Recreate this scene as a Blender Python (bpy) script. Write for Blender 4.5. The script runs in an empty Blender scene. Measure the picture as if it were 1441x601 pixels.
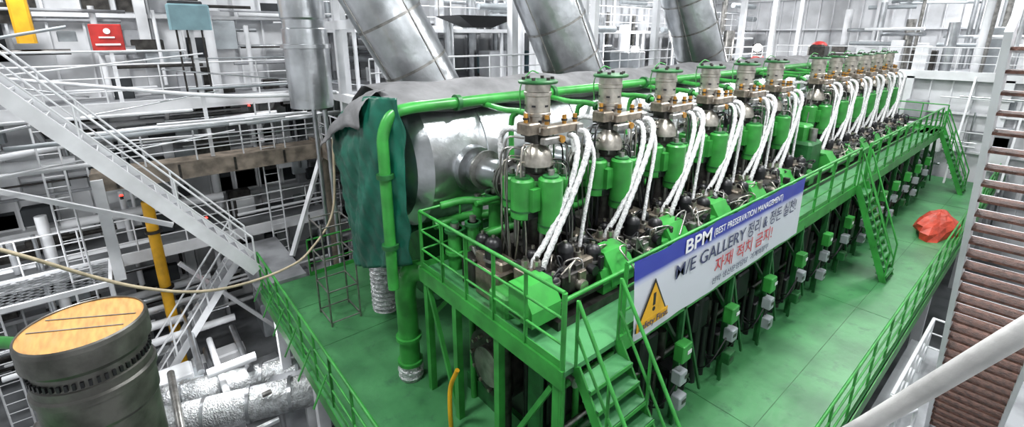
import bpy, math, random
from mathutils import Vector, Matrix
random.seed(7)
S=bpy.context.scene
S.view_settings.view_transform='Standard'
S.view_settings.look='None'
S.view_settings.exposure=0.1

# ---------------------------------------------------------------- materials
M={}
def mat(name,col,rough=.5,metal=0.,var=.25,scale=3.,bump=0.,bscale=20.,col2=None,emit=0,detail=6,stretch=None,spots=None):
    m=bpy.data.materials.new(name); m.use_nodes=True
    nt=m.node_tree; n=nt.nodes; l=nt.links
    b=n['Principled BSDF']
    b.inputs['Roughness'].default_value=rough; b.inputs['Metallic'].default_value=metal
    tc=n.new('ShaderNodeTexCoord')
    src=tc.outputs['Object']
    if stretch:
        mp=n.new('ShaderNodeMapping'); mp.inputs['Scale'].default_value=stretch
        l.new(src,mp.inputs['Vector']); src=mp.outputs['Vector']
    nz=n.new('ShaderNodeTexNoise'); nz.inputs['Scale'].default_value=scale; nz.inputs['Detail'].default_value=detail
    l.new(src,nz.inputs['Vector'])
    cr=n.new('ShaderNodeValToRGB')
    c2=col2 if col2 else tuple(c*(1-var) for c in col)
    cr.color_ramp.elements[0].position=.35; cr.color_ramp.elements[0].color=(*c2,1)
    cr.color_ramp.elements[1].position=.62; cr.color_ramp.elements[1].color=(*col,1)
    l.new(nz.outputs['Fac'],cr.inputs['Fac']); out=cr.outputs['Color']
    if spots:   # worn scuffs mixed over base
        n3=n.new('ShaderNodeTexNoise'); n3.inputs['Scale'].default_value=spots[0]; n3.inputs['Detail'].default_value=12; n3.inputs['Roughness'].default_value=.7
        l.new(src,n3.inputs['Vector'])
        c3=n.new('ShaderNodeValToRGB');c3.color_ramp.elements[0].position=.54;c3.color_ramp.elements[0].color=(0,0,0,1);c3.color_ramp.elements[1].position=.68;c3.color_ramp.elements[1].color=(.8,.8,.8,1)
        l.new(n3.outputs['Fac'],c3.inputs['Fac'])
        mx=n.new('ShaderNodeMix');mx.data_type='RGBA';l.new(c3.outputs['Color'],mx.inputs['Factor']);l.new(out,mx.inputs['A']);mx.inputs['B'].default_value=(*spots[1],1)
        out=mx.outputs['Result']
    l.new(out,b.inputs['Base Color'])
    if bump:
        n2=n.new('ShaderNodeTexNoise'); n2.inputs['Scale'].default_value=bscale; n2.inputs['Detail'].default_value=4
        l.new(src,n2.inputs['Vector'])
        bp=n.new('ShaderNodeBump'); bp.inputs['Strength'].default_value=bump; bp.inputs['Distance'].default_value=.05
        l.new(n2.outputs['Fac'],bp.inputs['Height']); l.new(bp.outputs['Normal'],b.inputs['Normal'])
    if emit:
        b.inputs['Emission Color'].default_value=(*col,1); b.inputs['Emission Strength'].default_value=emit
    M[name]=m; return m
mat('green',(.042,.31,.05),.36,0,.4,2.5)
mat('green_dark',(.016,.13,.03),.45,0,.5,4)
mat('green_lite',(.07,.38,.08),.38,0,.4,3)
mat('floor_green',(.072,.27,.10),.38,0,.45,.8,.12,6,col2=(.035,.15,.055),detail=10,spots=(2.3,(.035,.12,.055)))
mat('white',(.78,.79,.81),.5,0,.22,1.2)
mat('white_wall',(.76,.77,.79),.55,0,.3,.8,detail=8)
mat('grey_wall',(.36,.37,.39),.6,0,.5,1.1,detail=8)
mat('white_pipe_shaded',(.56,.55,.54),.5,0,.35,3,.15,14)  # white pipe with shade put into its colour, hence greyer than white
mat('dirty',(.30,.25,.20),.6,0,.6,3,detail=8)
mat('deck_grey',(.20,.21,.22),.5,0,.6,.9,detail=9)
mat('silver',(.62,.64,.66),.28,.95,.4,1.4,.35,3)
mat('silver_wrap',(.75,.77,.78),.3,.75,.45,9,.9,25)
mat('steel',(.36,.35,.33),.35,.85,.5,5)
mat('steel_warm',(.34,.29,.235),.38,.8,.5,7)
mat('bright_steel',(.54,.50,.44),.33,.9,.45,6)
mat('liner_steel',(.17,.165,.15),.42,.7,.5,4,.1,12)
mat('dark_steel',(.07,.065,.06),.4,.6,.6,6)
mat('black',(.010,.010,.012),.4,0,.4,5)
mat('brass',(.60,.30,.06),.35,.7,.4,9)
mat('orange',(.75,.25,.03),.5,0,.3,5)
mat('hose_white',(.80,.80,.80),.45,.1,.5,26,.6,45,col2=(.50,.50,.51))
mat('canvas',(.19,.19,.195),.7,0,.35,2.2,.6,3)
mat('tarp',(.006,.11,.07),.36,0,.45,1.6,.5,3)
mat('red',(.50,.025,.02),.5,0,.3,4)
mat('red_tarp',(.62,.07,.035),.5,0,.4,4,.6,6)
mat('yellow',(.80,.42,.015),.45,0,.25,3)
mat('ochre',(.58,.29,.075),.6,0,.35,4,stretch=(1,5,1),spots=(2,(.42,.24,.09)))
mat('beige',(.50,.42,.29),.6,0,.3,5)
mat('tread',(.19,.085,.06),.6,0,.6,14,.6,40,detail=8)
mat('teal',(.20,.34,.38),.5,0,.2,3)
mat('grey_box',(.35,.38,.40),.45,0,.2,3)
mat('lamp',(1,.97,.92),.5,0,0,1,emit=25)
mat('lamp_red',(1,.03,.02),.5,0,0,1,emit=5)
mat('txt_navy',(.045,.05,.13),.5,0,.1,2)
mat('txt_red',(.55,.02,.03),.5,0,.1,2)
mat('txt_white',(.85,.85,.87),.5,0,.05,2)
mat('glove_dark',(.03,.035,.04),.7,0,.3,3)

# ---------------------------------------------------------------- mesh builder
class MB:
    def __init__(s): s.v=[];s.f=[];s.m=[];s.sm=[];s.mats=[]
    def mi(s,m):
        if m not in s.mats: s.mats.append(m)
        return s.mats.index(m)
    def add(s,vs,fs,m,smooth=False):
        o=len(s.v); s.v+= [tuple(v) for v in vs]; k=s.mi(m)
        for f in fs: s.f.append([i+o for i in f]); s.m.append(k); s.sm.append(smooth)
    def box(s,c,d,m,rz=0,ry=0):
        x,y,z=d[0]/2,d[1]/2,d[2]/2
        vs=[Vector((a*x,b*y,e*z)) for a in(-1,1) for b in(-1,1) for e in(-1,1)]
        R=Matrix.Rotation(rz,3,'Z')@Matrix.Rotation(ry,3,'Y')
        vs=[R@v+Vector(c) for v in vs]
        s.add(vs,[(0,1,3,2),(4,6,7,5),(0,4,5,1),(2,3,7,6),(0,2,6,4),(1,5,7,3)],m)
    def bb(s,a,b,m):
        s.box([(a[i]+b[i])/2 for i in range(3)],[abs(b[i]-a[i]) for i in range(3)],m)
    def cham(s,c,d,m,ch=.04):
        x,y,z=d[0]/2,d[1]/2,d[2]/2
        def ring(x,y,zz,k): return [(x-k,-y,zz),(x,-y+k,zz),(x,y-k,zz),(x-k,y,zz),(-x+k,y,zz),(-x,y-k,zz),(-x,-y+k,zz),(-x+k,-y,zz)]
        rs=ring(x,y,-z,ch)+ring(x,y,z-ch,ch)+ring(x-ch,y-ch,z,ch*.6)
        vs=[Vector(c)+Vector(p) for p in rs]; fs=[]
        for r in range(2):
            for i in range(8):
                j=(i+1)%8; fs.append((r*8+i,r*8+j,(r+1)*8+j,(r+1)*8+i))
        fs.append(tuple(range(16,24))); fs.append(tuple(reversed(range(8))))
        s.add(vs,fs,m)
    def beam(s,p0,p1,w,h,m,up=(0,0,1)):
        p0=Vector(p0);p1=Vector(p1);d=(p1-p0).normalized();u=Vector(up)
        if abs(d.dot(u))>.99:u=Vector((1,0,0))
        r=d.cross(u).normalized();u=r.cross(d)
        vs=[p+r*a*w/2+u*b*h/2 for p in(p0,p1) for a,b in((-1,-1),(1,-1),(1,1),(-1,1))]
        s.add(vs,[(0,1,2,3),(7,6,5,4),(0,4,5,1),(1,5,6,2),(2,6,7,3),(3,7,4,0)],m)
    def cyl(s,p0,p1,r,m,r1=None,seg=14,cap=True):
        p0=Vector(p0);p1=Vector(p1);r1=r if r1 is None else r1
        d=(p1-p0).normalized();u=Vector((0,0,1)) if abs(d.z)<.95 else Vector((1,0,0))
        a=d.cross(u).normalized();b=d.cross(a)
        vs=[]
        for p,rr in((p0,r),(p1,r1)):
            for i in range(seg):
                t=2*math.pi*i/seg; vs.append(p+a*rr*math.cos(t)+b*rr*math.sin(t))
        s.add(vs,[(i,(i+1)%seg,seg+(i+1)%seg,seg+i) for i in range(seg)],m,True)
        if cap:
            s.add(vs[:seg],[tuple(reversed(range(seg)))],m); s.add(vs[seg:],[tuple(range(seg))],m)
    def lathe(s,o,prof,m,seg=20,axis='Z'):
        o=Vector(o)
        for k in range(len(prof)-1):
            vs=[]
            for r,z in prof[k:k+2]:
                for i in range(seg):
                    t=2*math.pi*i/seg;a,b=r*math.cos(t),r*math.sin(t)
                    vs.append(o+(Vector((a,b,z)) if axis=='Z' else Vector((a,z,b)) if axis=='Y' else Vector((z,a,b))))
            s.add(vs,[(i,(i+1)%seg,seg+(i+1)%seg,seg+i) for i in range(seg)],m,True)
    def slathe(s,o,prof,m,seg=20):
        o=Vector(o);vs=[]
        for r,z in prof:
            for i in range(seg):
                t=2*math.pi*i/seg;vs.append(o+Vector((r*math.cos(t),r*math.sin(t),z)))
        s.add(vs,[(k*seg+i,k*seg+(i+1)%seg,(k+1)*seg+(i+1)%seg,(k+1)*seg+i) for k in range(len(prof)-1) for i in range(seg)],m,True)
    def tube(s,pts,r,m,seg=8,sub=5,wob=0):
        P=[Vector(p) for p in pts]
        if sub>1 and len(P)>2:
            Q=[];E=[P[0]*2-P[1]]+P+[P[-1]*2-P[-2]]
            for i in range(1,len(E)-2):
                a,b,c,d=E[i-1:i+3]
                for k in range(sub):
                    t=k/sub
                    Q.append(.5*((2*b)+(c-a)*t+(2*a-5*b+4*c-d)*t*t+(3*b-a-3*c+d)*t**3))
            Q.append(P[-1]);P=Q
        vs=[];pu=None
        for i,p in enumerate(P):
            d=(P[min(i+1,len(P)-1)]-P[max(i-1,0)]).normalized()
            if pu is None: pu=Vector((0,0,1)) if abs(d.z)<.9 else Vector((1,0,0))
            a=d.cross(pu).normalized();b=a.cross(d).normalized();pu=b
            rr=r*(1+(wob if i%2 else -wob))
            for k in range(seg):
                t=2*math.pi*k/seg; vs.append(p+a*rr*math.cos(t)+b*rr*math.sin(t))
        n=len(P)
        s.add(vs,[(i*seg+k,i*seg+(k+1)%seg,(i+1)*seg+(k+1)%seg,(i+1)*seg+k) for i in range(n-1) for k in range(seg)],m,True)
        s.add(vs[:seg],[tuple(reversed(range(seg)))],m);s.add(vs[-seg:],[tuple(range(seg))],m)
    def dome(s,c,r,h,m,seg=14,n=5):
        s.slathe(c,[(max(r*math.cos(k*math.pi/2/n),.001),h*math.sin(k*math.pi/2/n)) for k in range(n+1)],m,seg)
    def me(s,name):
        me=bpy.data.meshes.new(name);me.from_pydata(s.v,[],s.f);me.update()
        for k in s.mats: me.materials.append(M[k])
        me.polygons.foreach_set('material_index',s.m);me.polygons.foreach_set('use_smooth',s.sm)
        return me
    def obj(s,name,parent=None,loc=(0,0,0)):
        o=bpy.data.objects.new(name,s.me(name));S.collection.objects.link(o);o.location=loc
        if parent:o.parent=parent
        return o
def empty(name,loc=(0,0,0)):
    e=bpy.data.objects.new(name,None);S.collection.objects.link(e);e.location=loc;e.empty_display_size=.2;return e

def railing(mb,p0,p1,m,h=1.1,n=3,sp=1.1,r=.022,toe=True,flat=False):
    p0=Vector(p0);p1=Vector(p1);L=(p1-p0).length;k=max(1,round(L/sp))
    for i in range(k+1):
        p=p0.lerp(p1,i/k)
        if flat: mb.beam(p,p+Vector((0,0,h)),.06,.02,m,up=(p1-p0).normalized())
        else: mb.cyl(p,p+Vector((0,0,h)),r,m,seg=8)
    for j in range(n):
        z=Vector((0,0,h*(1-j*.33)))
        mb.cyl(p0+z,p1+z,r*(1.15 if j==0 else .8),m,seg=8)
    if toe: mb.beam(p0+Vector((0,0,.06)),p1+Vector((0,0,.06)),.012,.12,m)
def stair(mb,top,bot,wv,n,ms,mt,hand=True,sh=.2,hh=.95,td=.26,r=.022,mh=None,sw=.03):
    top=Vector(top);bot=Vector(bot);wv=Vector(wv);mh=mh or ms
    for o in(Vector((0,0,0)),wv):
        mb.beam(top+o,bot+o,sw,sh,ms)
        if hand:
            u=Vector((0,0,hh))
            mb.cyl(top+o+u,bot+o+u,r,mh,seg=8)
            mb.cyl(top+o+u*.5,bot+o+u*.5,r*.8,mh,seg=8)
            for k in range(4):
                q=top.lerp(bot,k/3)+o; mb.cyl(q,q+u,r*.9,mh,seg=8)
    fw=(bot-top);fw.z=0;fw.normalize()
    for i in range(1,n):
        p=top.lerp(bot,i/n)+wv/2
        a=p-wv/2;b=p+wv/2
        mb.beam(a,b,td,.03,mt)
        mb.beam(a+fw*td/2-Vector((0,0,.015)),b+fw*td/2-Vector((0,0,.015)),.02,.06,ms)

# ---------------------------------------------------------------- camera
H=6.65; f=656.; th=math.atan(182/656.)
yaw=math.radians(50.1)
cam=bpy.data.cameras.new('camera');co=bpy.data.objects.new('camera',cam);S.collection.objects.link(co)
co.location=(0,0,H)
co.rotation_euler=(math.pi/2-th,0,yaw)
cam.sensor_width=36;cam.sensor_fit='HORIZONTAL';cam.lens=36*f/1441
cam.shift_y=-(300.5-232)/1441
cam.clip_end=200
S.camera=co

# ---------------------------------------------------------------- room shell
ZL=-3.8; ZC=11.5; XL=-20.5; XR=1.8; YF=37; YB=-7
mb=MB();mb.bb((XL,YB,ZL-.2),(XR,YF,ZL),'deck_grey');mb.obj('floor')
mb=MB();mb.bb((XL,YB,ZC),(XR,YF,ZC+.2),'white_wall')
for y in range(-5,37,3): mb.bb((XL,y,ZC-.5),(XR,y+.15,ZC),'white')
mb.obj('ceiling')
mb=MB();mb.bb((XL-.2,YB,ZL),(XL,YF,ZC),'white_wall')
y=YB+.5
while y<YF:
    mb.bb((XL,y,ZL),(XL+.18,y+.06,ZC),'white');y+=.85
for z in(-2.2,.6,2.3,4.6,7.2,9): mb.bb((XL,YB,z),(XL+.45,YF,z+.12),'white')
for y in(-4.5,0.8,6.2,12,18,24,30): mb.bb((XL,y,ZL),(XL+.55,y+.3,ZC),'white')
rd=random.Random(31)
for i in range(60):
    yy=YB+.56+.85*rd.randrange(0,22);z=rd.choice((-3.6,-2.0,-.8,.8,2.5,3.5,4.8,5.9,7.4))
    mb.bb((XL,yy+.03,z),(XL+.05,yy+.7,z+rd.uniform(.4,1.1)),rd.choice(('glove_dark','grey_wall','dark_steel')))
mb.obj('wall_left')
mb=MB();mb.bb((XL,YF,ZL),(XR,YF+.2,ZC),'white_wall')
x=XL+.5
while x<XR: mb.bb((x,YF-.15,ZL),(x+.06,YF,ZC),'white');x+=.8
for z in(1,3,7,9): mb.bb((XL,YF-.35,z),(XR,YF,z+.1),'white')
mb.obj('wall_far')
mb=MB();mb.bb((XR,YB,ZL),(XR+.2,YF,ZC),'white_wall')
for i in range(50): mb.bb((XR-.12,YB+.4+i*.86,ZL),(XR,YB+.46+i*.86,ZC),'white')
mb.obj('wall_right')
mb=MB();mb.bb((XL,YB-.2,ZL),(XR,YB,ZC),'white_wall')
for i in range(25): mb.bb((XL+.4+i*.86,YB,ZL),(XL+.46+i*.86,YB+.12,ZC),'white')
mb.obj('wall_back')

# ---------------------------------------------------------------- green engine platform (lower)
mb=MB()
mb.bb((-13,2,-.06),(-1.35,30,0),'floor_green')
for y in range(3,30,2): mb.bb((-13,y,-.4),(-1.35,y+.12,-.06),'white')
mb.bb((-13,1.98,-.3),(-1.35,2.0,.0),'green');mb.bb((-1.37,2,-.3),(-1.33,30,0),'green')
for x in(-12.8,-9.5,-5.5,-1.6):
    for y in(2.3,10,18,26,29.6): mb.bb((x-.12,y-.12,ZL),(x+.12,y+.12,-.3),'white')
for y in(7.5,13.4,19.3,25): mb.bb((-4,y,0),(-1.4,y+.012,.004),'green_dark')
for x in(-2.4,-9.5,-11.4): mb.bb((x,2.1,0),(x+.012,29.9,.004),'green_dark')
mb.obj('engine_platform')
mb=MB();railing(mb,(-13,2.05,0),(-7.6,2.05,0),'green',sp=.95,r=.026);railing(mb,(-7.6,2.05,0),(-1.4,2.05,0),'green',sp=1.1,r=.026)
for x in [-12.6+i*.95 for i in range(6)]: mb.beam((x,2.05,.55),(x,1.75,-.05),.05,.02,'green')
mb.obj('front_guard_railing')
mb=MB();railing(mb,(-1.4,6.5,0),(-1.4,29.8,0),'green',sp=1.2,r=.022);mb.obj('side_guard_railing')
mb=MB();railing(mb,(-12.95,3.3,0),(-12.95,29.5,0),'green',sp=1.4,r=.024);mb.obj('rear_guard_railing')

# ---------------------------------------------------------------- marine diesel engine
eng=empty('marine_diesel_engine')
XC=-5.15
YS=[4.81+1.715*i for i in range(6)]+[16.55+1.58*i for i in range(6)]
mb=MB()
mb.bb((-6.3,4.35,0),(-4.45,26.2,2.5),'black')
mb.bb((-6.5,4.2,2.45),(-4.0,26.4,2.72),'dark_steel')
mb.bb((-6.45,4.25,0),(-4.25,26.3,.35),'green_dark')
for y in YS:
    mb.bb((-4.47,y-.75,.35),(-4.2,y-.68,2.45),'green_dark')
    mb.cham((-4.42,y,1.0),(.08,.8,.95),'black',.02)
    mb.cham((-4.42,y,2.05),(.1,.6,.45),'green_dark',.02)
    for k in range(-1,2):
        mb.cyl((-4.15,y+.3*k,.35),(-4.15,y+.3*k,2.45),.055,'black' if k else 'green',seg=8)
    mb.cyl((-4.05,y+.55,.3),(-4.05,y+.55,1.3),.09,'dark_steel',seg=10)
    mb.cyl((-4.3,y-.2,1.55),(-3.95,y-.2,1.55),.12,'steel',seg=12)
for z,r,m in((.5,.06,'green_dark'),(.75,.04,'steel'),(1.55,.05,'green'),(2.3,.06,'black')):
    mb.cyl((-4.02,4.4,z),(-4.02,26.2,z),r,m,seg=8)
mb.cyl((-5.4,4.36,1.25),(-5.4,4.05,1.25),.62,'dark_steel',seg=28);mb.cyl((-5.4,4.06,1.25),(-5.4,3.95,1.25),.35,'steel',seg=24)
for i in range(12):
    t=i*math.pi/6;mb.cyl((-5.4+.5*math.cos(t),4.06,1.25+.5*math.sin(t)),(-5.4+.5*math.cos(t),3.98,1.25+.5*math.sin(t)),.035,'bright_steel',seg=6)
for x in(-6.15,-4.65,-4.45): mb.cyl((x,4.2,0),(x,4.2,2.45),.06,'green' if x<-5 else 'black',seg=10)
mb.cyl((-4.9,3.95,.0),(-4.9,3.95,2.4),.11,'dark_steel')
mb.obj('engine_frame',eng)
mb=MB()
for x,z,r,m in((-4.12,2.9,.06,'dark_steel'),(-4.02,3.02,.035,'green'),(-6.25,3.2,.09,'green'),(-6.4,3.0,.07,'dark_steel'),(-4.75,2.85,.08,'black'),(-6.1,3.9,.05,'green')):
    mb.cyl((x,4.3,z),(x,26.3,z),r,m,seg=8)
mb.obj('service_piping',eng)

def cyl_unit(seed):
    rd=random.Random(seed);b=MB()
    b.lathe((0,0,0),[(.30,2.7),(.30,3.3),(.34,3.32),(.34,3.42),(.22,3.44),(.22,3.92),(.36,3.94),(.36,4.0)],'dark_steel',20)
    for i in range(8):
        t=i*math.pi/4+.3
        b.cyl((.33*math.cos(t),.33*math.sin(t),3.35),(.33*math.cos(t),.33*math.sin(t),4.02),.035,'steel' if i%2 else 'black',seg=8)
    b.lathe((0,0,0),[(.02,3.97),(.31,3.97),(.33,4.0),(.33,4.46),(.30,4.52),(.02,4.52)],'green',22)
    for (cx,cy,rr,z0,z1) in((.10,-.38,.18,3.95,4.58),(.38,-.06,.19,3.72,4.6),(.33,.28,.13,4.05,4.55),(-.28,-.27,.15,4.0,4.52),(-.1,.36,.15,4.0,4.55),(-.36,.12,.13,4.0,4.5)):
        b.lathe((cx,cy,0),[(.01,z0),(rr-.02,z0),(rr,z0+.02),(rr,z1-.03),(rr-.03,z1),(.01,z1)],'green',20)
        b.cyl((cx,cy,z1),(cx,cy,z1+.03),rr*.65,'green_dark',seg=14)
        b.cyl((cx,cy,z1+.03),(cx,cy,z1+.11),.045,'steel',seg=6)
        b.cyl((cx,cy,z0+.12),(cx,cy,z0+.15),rr+.008,'green_dark',seg=20)
    b.bb((.14,-.40,4.1),(.36,-.22,4.45),'green');b.box((.24,-.32,4.02),(.1,.2,.1),'black')
    # bell housing
    b.lathe((0,0,0),[(.29,4.52),(.29,4.60),(.24,4.62),(.24,4.70),(.27,4.72),(.27,4.77),(.2,4.78)],'dark_steel',22)
    b.slathe((0.07,-.06,0),[(.25,4.74),(.255,4.79),(.235,4.88),(.195,4.97),(.13,5.04),(.08,5.08),(.08,5.22)],'bright_steel',26)
    for i in range(8):
        t=i*math.pi/4; b.cyl((.26*math.cos(t),.26*math.sin(t),4.66),(.26*math.cos(t),.26*math.sin(t),4.76),.028,'steel',seg=6)
    # hydraulic blocks
    b.cham((0,0,5.17),(.3,.3,.2),'dark_steel',.03)
    b.cham((.18,.28,5.28),(.2,.80,.13),'steel_warm',.02)
    b.cham((.05,-.22,5.32),(.28,.26,.17),'steel_warm',.02)
    b.cham((.28,.04,5.14),(.12,.4,.10),'steel',.02)
    b.cham((-.2,.05,5.22),(.18,.3,.16),'dark_steel',.02)
    b.cham((.22,.64,5.22),(.2,.14,.22),'steel',.02)
    for p in((.2,.62,5.33),(.26,-.05,5.38),(.05,-.28,5.4),(-.15,.2,5.36),(.22,.36,5.34)):
        b.cyl(p,(p[0],p[1],p[2]+.14),.035,'brass',seg=8)
        b.cyl((p[0],p[1],p[2]+.05),(p[0],p[1],p[2]+.08),.05,'dark_steel',seg=6)
    b.cyl((.28,.2,5.14),(.36,.2,5.14),.06,'brass',seg=8)
    # steel actuator cylinder
    b.lathe((0,0,0),[(.20,5.24),(.235,5.26),(.235,5.33),(.195,5.34),(.195,5.48),(.21,5.49),(.21,5.53),(.195,5.54),(.195,5.78),(.21,5.79),(.21,5.84),(.195,5.85),(.195,5.97)],'bright_steel',28)
    b.lathe((0,0,0),[(.02,5.965),(.29,5.965),(.30,5.98),(.30,6.00),(.27,6.02),(.02,6.02)],'green_dark',24)
    for i in range(6):
        t=i*math.pi/3;b.cyl((.22*math.cos(t),.22*math.sin(t),6.01),(.22*math.cos(t),.22*math.sin(t),6.06),.03,'dark_steel',seg=6)
        b.box((.194*math.cos(t),.194*math.sin(t),5.64),(.012,.06,.03),'black',rz=t)
        b.box((.194*math.cos(t+.5),.194*math.sin(t+.5),5.41),(.012,.05,.05),'black',rz=t+.5)
    b.tube([(-.22,-.15,5.55),(-.28,-.1,5.9),(-.22,.05,6.12),(-.1,.1,6.1)],.010,'green',6)
    # lagged white high pressure hoses
    b.tube([(.22,.60,5.2),(.42,.64,5.20),(.56,.55,5.02),(.58,.40,4.65),(.60,.10,4.15),(.62,-.20,3.7),(.62,-.40,3.35),(.62,-.45,3.05)],.047,'hose_white',10,7,.10)
    b.tube([(.22,.46,5.16),(.36,.48,5.12),(.46,.42,4.89),(.50,.27,4.5),(.54,-.03,4.05),(.52,-.28,3.65),(.48,-.50,3.35),(.46,-.52,3.05)],.045,'hose_white',10,7,.10)
    b.tube([(.1,.66,5.2),(.25,.85,5.1),(.42,.86,4.8),(.50,.72,4.4),(.55,.55,3.9),(.6,.4,3.4)],.032,'hose_white',8,6,.08)
    b.tube([(-.2,-.1,5.22),(-.42,-.2,5.24),(-.60,-.22,5.1),(-.62,-.22,4.75),(-.55,-.2,4.45),(-.5,-.1,4.2),(-.42,-.1,3.9)],.045,'hose_white',10,7,.10)
    # exhaust elbow to receiver
    b.tube([(-.28,0,4.3),(-.75,0,4.33),(-1.2,0,4.3),(-1.9,0,4.25)],.26,'silver',18,4)
    for x in(-.55,-.62,-1.3): b.cyl((x,0,4.32),(x-.05,0,4.32),.36,'steel',seg=22)
    for i in range(12):
        t=i*math.pi/6;b.cyl((-.50,.32*math.cos(t),4.32+.32*math.sin(t)),(-.72,.32*math.cos(t),4.32+.32*math.sin(t)),.025,'dark_steel',seg=6)
    # green cooling outlet
    b.tube([(-.15,.3,4.5),(-.3,.42,5.0),(-.5,.45,5.3),(-.9,.45,5.38),(-1.35,.45,5.36),(-2.0,.45,5.40)],.055,'green',10)
    b.tube([(-1.0,.45,5.36),(-1.15,.45,5.2),(-1.15,.45,4.6),(-1.1,.45,3.3)],.05,'green',10)
    b.cyl((-.62,.45,5.33),(-.68,.45,5.35),.1,'green_dark',seg=12)
    for i in range(16):
        t=rd.choice((rd.uniform(-2.6,-1.25),rd.uniform(.1,2.2)));r0=rd.uniform(.38,.54)
        c,s_=math.cos(t),math.sin(t);z0=rd.uniform(4.7,5.2)
        b.tube([(.2*c,.2*s_,z0),(r0*c,r0*s_,z0-.02),((r0+.04)*c,(r0+.04)*s_,z0-.5),((r0+.05)*c,(r0+.05)*s_+rd.uniform(-.15,.15),3.7),(r0*c+rd.uniform(-.1,.2),r0*s_,3.05)],rd.choice((.010,.014,.018)),rd.choice(('steel','black','black','green_dark','bright_steel')),6,4)
    # HCU block with accumulators
    b.cham((.62,-.05,2.93),(.62,1.15,.42),'dark_steel',.03)
    b.cham((.42,-.52,3.15),(.34,.36,.28),'steel_warm',.03)
    b.cham((.66,.33,3.2),(.42,.44,.26),'steel_warm',.03)
    b.cham((.86,-.1,3.12),(.22,.5,.3),'dark_steel',.02)
    b.cham((.30,.55,3.1),(.4,.3,.4),'dark_steel',.03)
    b.cham((-.3,-.62,3.0),(.7,.3,.5),'steel_warm',.03)
    b.cham((-.55,.3,3.0),(.5,.8,.5),'dark_steel',.03)
    for x,y,r,z in((.62,.05,.135,3.58),(.3,-.33,.10,3.5),(.78,.52,.13,3.48),(-.25,-.68,.14,3.58),(-.62,-.62,.12,3.52),(.36,.76,.11,3.45),(.9,-.48,.09,3.35)):
        b.cyl((x,y,3.1),(x,y,z-.12),r,'black',seg=14);b.dome((x,y,z-.12),r,r*.9,'black',14,4)
        b.cyl((x,y,z-.02),(x,y,z+.03),.03,'bright_steel',seg=6)
        b.cyl((x,y,3.2),(x,y,3.24),r*1.2,'steel',seg=14)
    for x,y in((.5,.3),(.72,.22),(.42,-.6),(.55,-.48),(-.4,-.5)):
        b.cyl((x,y,3.3),(x,y,3.42),.06,'bright_steel',seg=10);b.cyl((x,y,3.42),(x,y,3.48),.03,'dark_steel',seg=6)
    b.cyl((.6,-.66,3.08),(.6,-.8,3.08),.1,'steel',seg=14);b.cyl((.95,.0,3.05),(1.08,.0,3.05),.09,'bright_steel',seg=14);b.cyl((.85,.34,3.15),(1.0,.34,3.15),.08,'black',seg=12)
    for i in range(34):
        x=rd.uniform(.15,1.05);y=rd.uniform(-.7,.8);z=rd.uniform(3.1,3.3)
        if rd.random()<.5: b.cham((x,y,z),(rd.uniform(.06,.16),rd.uniform(.06,.16),rd.uniform(.1,.22)),rd.choice(('dark_steel','steel_warm','steel','black','black')),.01)
        else: b.tube([(x,y,z-.1),(x,y,z+.12),(x+rd.uniform(-.2,.2),y+rd.uniform(-.3,.3),z+.16),(x+rd.uniform(-.3,.3),y+rd.uniform(-.3,.3),z-.12)],.016,rd.choice(('black','steel','black','bright_steel')),6,4)
    def hood(cx,cy,cz,sx,sy,sz):
        x0,x1,y0,y1,z0,z1=cx-sx/2,cx+sx/2,cy-sy/2,cy+sy/2,cz-sz/2,cz+sz/2;zm=z0+sz*.45;xm=x0+sx*.6
        vs=[(x0,y0,z0),(x1,y0,z0),(x1,y0,zm),(xm,y0,z1),(x0,y0,z1),(x0,y1,z0),(x1,y1,z0),(x1,y1,zm),(xm,y1,z1),(x0,y1,z1)]
        b.add(vs,[(0,1,2,3,4),(9,8,7,6,5),(0,5,6,1),(1,6,7,2),(2,7,8,3),(3,8,9,4),(4,9,5,0)],'green')
        for zz in(z0+.04,z1-.06): b.bb((x0+.02,y0-.012,zz),(x0+sx*.5,y0,zz+.02),'green_dark')
    hood(.86,-.80,3.06,.50,.56,.52)
    hood(.98,.62,2.92,.22,.36,.36)
    return b
for i,y in enumerate(YS):
    cyl_unit(i).obj('cylinder_unit_%d'%(i+1),eng,(XC,y,0))
mb=MB()
mb.cham((-5.3,14.97,3.2),(1.9,.9,1.1),'green_dark',.08);mb.cham((-5.3,14.97,3.95),(1.4,.6,.5),'green',.06)
for x in(-6.0,-5.0,-4.5): mb.cyl((x,14.97,3.7),(x,14.97,4.1),.1,'steel')
mb.obj('chain_case',eng)
mb=MB()
for x,y,z0,z1,r in((-6.55,4.15,2.58,3.35,.13),(-6.2,4.3,2.58,3.55,.1),(-6.75,4.8,2.58,3.7,.1),(-6.35,4.9,2.58,3.9,.12),(-6.7,5.5,2.58,3.5,.09)):
    mb.cyl((x,y,z0),(x,y,z1),r,'green');mb.cyl((x,y,z1-.06),(x,y,z1),r*1.45,'green_dark');mb.cyl((x,y,z1),(x,y,z1+.1),r*.6,'steel')
    mb.cyl((x,y,z0+.3),(x,y,z0+.36),r*1.45,'green')
mb.tube([(-6.75,4.0,3.75),(-6.6,4.4,3.8),(-6.2,4.9,3.8),(-6.1,5.6,3.95),(-6.1,7,3.95)],.07,'green',12)
mb.tube([(-7.0,4.0,3.3),(-6.9,4.6,3.35),(-6.5,5.2,3.4),(-6.3,6,3.4)],.09,'green',12)
mb.cyl((-6.55,4.15,3.45),(-6.55,4.15,3.48),.07,'green_dark',seg=14)
mb.tube([(-6.3,4.3,3.0),(-5.9,4.1,3.2),(-5.6,4.1,3.0)],.045,'steel',8)
mb.cham((-4.9,4.0,2.76),(.45,.4,.36),'green_lite',.04)
mb.cham((-5.35,4.1,2.85),(.6,.35,.5),'steel_warm',.03)
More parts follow.
